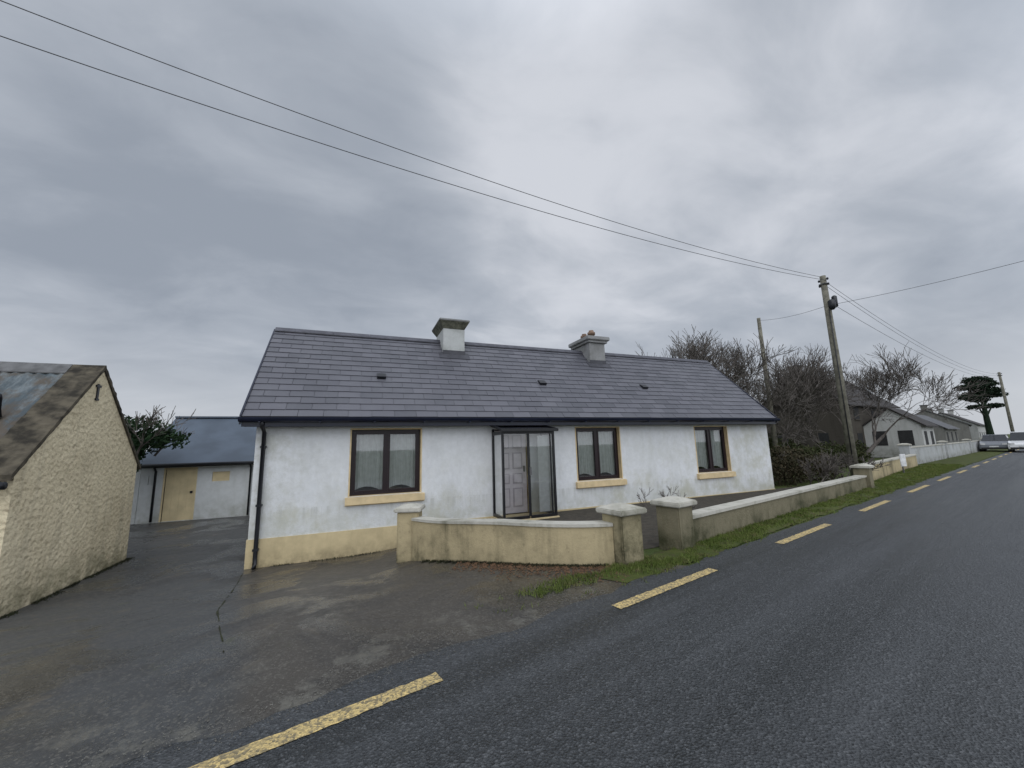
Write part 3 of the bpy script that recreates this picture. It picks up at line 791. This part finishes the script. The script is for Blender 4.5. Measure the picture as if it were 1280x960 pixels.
def house(name, cx, cy, L, W, ez, rz, ang, wall, roof, chim=1):
    e = empty(name); a, b = L/2, W/2
    box('walls', -a, a, -b, b, 0, ez, wall, e)
    for sx_ in (-a, a-.2):
        prism('gable', [(-b, ez), (b, ez), (0, rz-.05)], 'x', sx_, sx_+.2, wall, e)
    for sg in (-1, 1):
        prism('roof', [(0, rz), (0, rz+.1), (sg*(b+.3), ez-.1), (sg*(b+.3), ez-.2)], 'x', -a-.15, a+.15, roof, e)
    for k in range(chim):
        X = (-a+.6, a-.6, 0)[k]
        box('chimney', X-.4, X+.4, -.35, .35, rz-.7, rz+.7, wall, e); box('chimney_cap', X-.47, X+.47, -.42, .42, rz+.7, rz+.82, roof, e)
    n = max(2, int(L/3))
    for i in range(n):
        X = -a+(i+.5)*L/n
        for z in ((.9,) if ez < 3.6 else (.9, 3.0)):
            box('window', X-.45, X+.45, -b-.02, -b+.02, z, z+1.0, INT, e); box('window_sill', X-.5, X+.5, -b-.08, -b-.021, z-.08, z, wall, e)
    for i in (-1, 1): box('window', -a-.02, -a+.02, i*b*.45-.4, i*b*.45+.4, .9, min(2.0, ez-.2), INT, e)
    e.location = (cx, cy, 0); e.rotation_euler = (0, 0, ang)
    return e
NH1 = wall_mat('grey_render', (.19, .185, .17), (.09, .09, .08), 0, 1, 1.)
NH2 = wall_mat('pale_render', (.50, .50, .48), (.25, .25, .22), 0, 1, .8)
NH3 = wall_mat('dark_render', (.085, .075, .062), (.045, .04, .034), 0, 1, 1.)
NR = simple('old_slate', (.033, .028, .026), .8, .3, 2)
NR2 = simple('grey_roof', (.085, .085, .09), .6, .3, 2)
house('dark_cottage', 39.5, 21.8, 10, 6.5, 4.2, 7.0, RD-.1, NH3, NR, 1)
house('cottage', 40.0, 17.2, 4.5, 3.2, 2.4, 3.7, RD, NH2, NR, 0)
house('bungalow', 86, 33, 15, 8, 3.0, 5.3, RD+.1, NH1, NR2, 2)
house('bungalow', 106, 38, 12, 8, 3.2, 5.6, RD, NH2, NR, 2)
house('stone_shed', 66, 26.2, 9, 5, 2.4, 4.1, RD, NH1, NR2, 0)
PB = [(97.5, 30.5, 10.6, 2.0, 1.8, .65), (100.2, 30.8, 10.0, 1.9, 1.8, .6), (95.0, 30.5, 9.3, 2.0, 1.8, .6), (99.0, 30, 8.8, 2.2, 1.8, .55), (97.2, 30.2, 9.8, 1.8, 1.6, .5),
      (102.2, 30.5, 8.2, 1.6, 1.6, .5), (93.8, 30.5, 7.6, 1.7, 1.6, .5), (96.6, 30.5, 8.2, 1.7, 1.6, .5), (101.5, 30.6, 6.3, 1.5, 1.5, .45), (95.4, 30.3, 6.0, 1.3, 1.4, .4), (98, 31, 7.3, 1.5, 1.4, .45)]
leaves('pine_tree', PB, 11000, .17, PINE,
       [([(98.2, 30.5, -.2), (98.0, 30.5, 4), (98, 30.5, 10.2)], [.5, .38, .12])]+
       [([(98, 30.5, max(3.5, b[2]-2.0)), ((98+b[0])/2, 30.5, b[2]-.8), (b[0], b[1], b[2])], [.16, .12, .06]) for b in PB])

# ------------------------------------------------------------ cars
def car(name, x, y, ang, color, suv=0):
    e = empty(name)
    P = M(name+'_paint'); P.out(color, .3, .5); P.b.inputs['Coat Weight'].default_value = .5
    gl = simple('car_glass', (.02, .022, .025), .08)
    H_ = 1.48+suv
    def loft(nm, rows, mat):
        bm = bmesh.new(); rings = []
        for (X, zl, zh, w) in rows:
            rings.append([bm.verts.new((X, -w, zl)), bm.verts.new((X, -w*1.02, (zl+zh)/2)), bm.verts.new((X, -w*.93, zh)), bm.verts.new((X, w*.93, zh)), bm.verts.new((X, w*1.02, (zl+zh)/2)), bm.verts.new((X, w, zl))])
        for a, b in zip(rings, rings[1:]):
            for k in range(6): bm.faces.new((a[k], a[(k+1) % 6], b[(k+1) % 6], b[k]))
        bm.faces.new(rings[0]); bm.faces.new(rings[-1][::-1])
        return finish(bm, nm, mat, e, False)
    loft('body', [(-2.1, .35, .62, .70), (-2.0, .25, .78, .82), (-1.2, .22, .92, .87), (0, .22, .95, .88), (1.3, .22, .95, .88), (2.0, .25, .92, .84), (2.12, .35, .8, .74)], P.m)
    loft('cabin_glass', [(-1.05, .90, .94, .78), (-.35, .90, H_-.06, .68), (1.2, .90, H_-.05, .68), (1.95, .90, .95, .74)], gl)
    loft('roof', [(-.38, H_-.07, H_-.05, .67), (.2, H_-.07, H_, .69), (1.15, H_-.07, H_-.02, .68), (1.3, H_-.12, H_-.1, .66)], P.m)
    for X in (-1.35, 1.3):
        for s in (-1, 1):
            tube('wheel', [(X, s*.70, .32), (X, s*.89, .32)], .32, RUB, e, 18); tube('wheel_hub', [(X, s*.885, .32), (X, s*.90, .32)], .19, METAL, e, 12)
    lamp = simple('lamp_lens', (.6, .6, .6), .1); red = simple('tail_lens', (.3, .02, .02), .2)
    for s in (-1, 1):
        box('headlight', -2.11, -1.98, s*.6-.14, s*.6+.14, .62, .76, lamp, e); box('tail_light', 2.03, 2.13, s*.68-.09, s*.68+.09, .7, .9, red, e)
    box('number_plate', -2.14, -2.121, -.26, .26, .42, .53, lamp, e); box('bumper', -2.12, -2.0, -.7, .7, .26, .4, RUB, e)
    e.location = (x, y, .02); e.rotation_euler = (0, 0, ang); return e
car('white_car', 52.5, 14.5, RD, (.75, .75, .75), .2)
car('grey_car', 52.6, 16.15, RD, (.16, .17, .19))

# ------------------------------------------------------------ sky
w = bpy.data.worlds.new('World'); bpy.context.scene.world = w; w.use_nodes = True
t = w.node_tree; t.nodes.clear()
def N_(ty, **k):
    x = t.nodes.new(ty)
    for a, v in k.items(): setattr(x, a, v)
    return x
def lk(a, b): t.links.new(a, b)
def mth(op, a, b=0.):
    x = N_('ShaderNodeMath', operation=op)
    for i, v in enumerate((a, b)):
        if isinstance(v, (int, float)): x.inputs[i].default_value = v
        else: lk(v, x.inputs[i])
    return x.outputs[0]
def mr(f, a, b, c=0., d=1.):
    x = N_('ShaderNodeMapRange', interpolation_type='SMOOTHSTEP'); lk(f, x.inputs[0])
    for i, v in enumerate((a, b, c, d)): x.inputs[i+1].default_value = v
    return x.outputs[0]
def mixc(f, a, b):
    x = N_('ShaderNodeMix', data_type='RGBA')
    for s, v in ((x.inputs[0], f), (x.inputs[6], a), (x.inputs[7], b)):
        if isinstance(v, (int, float)): s.default_value = v
        elif isinstance(v, tuple): s.default_value = (*v, 1)
        else: lk(v, s)
    return x.outputs[2]
tc = N_('ShaderNodeTexCoord').outputs['Generated']
sp = N_('ShaderNodeSeparateXYZ'); lk(tc, sp.inputs[0]); sx_, sy_, sz_ = sp.outputs
zz = mth('ADD', mth('MAXIMUM', sz_, 0.), .24)
cb = N_('ShaderNodeCombineXYZ'); lk(mth('DIVIDE', sx_, zz), cb.inputs[0]); lk(mth('DIVIDE', sy_, zz), cb.inputs[1])
def nz(scale, detail, rough, off, dist=0.):
    mp = N_('ShaderNodeMapping'); mp.inputs['Location'].default_value = off; mp.inputs['Scale'].default_value = (.9, 1.3, 1)
    mp.inputs['Rotation'].default_value = (0, 0, .35)
    lk(cb.outputs[0], mp.inputs[0])
    x = N_('ShaderNodeTexNoise'); x.inputs['Scale'].default_value = scale; x.inputs['Detail'].default_value = detail
    x.inputs['Roughness'].default_value = rough; x.inputs['Distortion'].default_value = dist
    lk(mp.outputs[0], x.inputs['Vector']); return x.outputs['Fac']
n1 = nz(1.15, 5, .5, (3.1, 1.7, 0), .3); n2 = nz(2.7, 6, .55, (7, 2, 4), .4)
v = mth('ADD', mth('MULTIPLY', n1, .55), mth('MULTIPLY', n2, .45))
def dotd(d):
    x = N_('ShaderNodeVectorMath', operation='DOT_PRODUCT'); lk(tc, x.inputs[0]); x.inputs[1].default_value = d; return x.outputs['Value']
glow = mr(dotd((.523, .575, .63)), .86, 1.0, 0, .17)
dark = mr(dotd((-.12, .92, .36)), .84, .995, 0, -.075)
v = mth('ADD', v, mth('ADD', glow, dark))
col = mixc(mr(v, .30, .52), (.315, .352, .412), (.425, .462, .522))
col = mixc(mr(v, .46, .74), col, (.66, .685, .74))
low = mr(sz_, .02, .27, .85, 0)
col = mixc(low, col, (.57, .595, .64))
back = mr(sy_, .35, -.55, 1.0, 2.3)  # sky behind the camera brightened as added fill light
up = mr(sz_, .72, .98, 1.0, 1.9)  # zenith raised as well, for more light on the scene
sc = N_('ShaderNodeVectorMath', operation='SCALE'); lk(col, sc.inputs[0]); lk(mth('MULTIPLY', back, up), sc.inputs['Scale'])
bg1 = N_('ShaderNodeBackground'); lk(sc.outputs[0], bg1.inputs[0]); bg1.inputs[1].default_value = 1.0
sky = N_('ShaderNodeTexSky', sky_type='NISHITA'); sky.sun_disc = False
SE, SA = math.radians(48), math.radians(200)
sky.sun_elevation = SE; sky.sun_rotation = SA
bg2 = N_('ShaderNodeBackground'); lk(sky.outputs[0], bg2.inputs[0]); bg2.inputs[1].default_value = .08
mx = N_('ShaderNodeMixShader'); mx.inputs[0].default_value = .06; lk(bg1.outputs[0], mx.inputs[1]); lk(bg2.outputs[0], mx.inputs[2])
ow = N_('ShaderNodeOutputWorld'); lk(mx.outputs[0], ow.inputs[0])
sun = bpy.data.lights.new('sun', 'SUN'); sun.energy = .8; sun.angle = math.radians(60); sun.color = (1, .97, .93)
so = bpy.data.objects.new('sun', sun); C.objects.link(so)
sd_ = Vector((math.sin(SA)*math.cos(SE), math.cos(SA)*math.cos(SE), math.sin(SE)))
so.rotation_euler = sd_.to_track_quat('Z', 'Y').to_euler()

# ------------------------------------------------------------ camera
f = 481; p = math.atan(78/481); r = math.radians(1.55); Hh = math.radians(68)
rw = Vector((math.sin(Hh), -math.cos(Hh), 0)); fw = Vector((math.cos(Hh), math.sin(Hh), 0)); zw = Vector((0, 0, 1))
def basis(a, b, k): return rw*a+fw*(k*math.cos(p)+b*math.sin(p))+zw*(k*math.sin(p)-b*math.cos(p))
right = basis(math.cos(r), math.sin(r), 0); up_ = basis(math.sin(r), -math.cos(r), 0); fwd = basis(0, 0, 1)
cam = bpy.data.cameras.new('camera'); cam.sensor_width = 36; cam.lens = 481/1280*36; cam.clip_end = 4000; cam.clip_start = .05
co = bpy.data.objects.new('camera', cam); C.objects.link(co)
mt = Matrix((right, up_, -fwd)).transposed().to_4x4(); mt.translation = (0, 0, 1.6); co.matrix_world = mt
bpy.context.scene.camera = co
sc_ = bpy.context.scene
sc_.view_settings.view_transform = 'Standard'; sc_.view_settings.look = 'None'; sc_.view_settings.exposure = 0
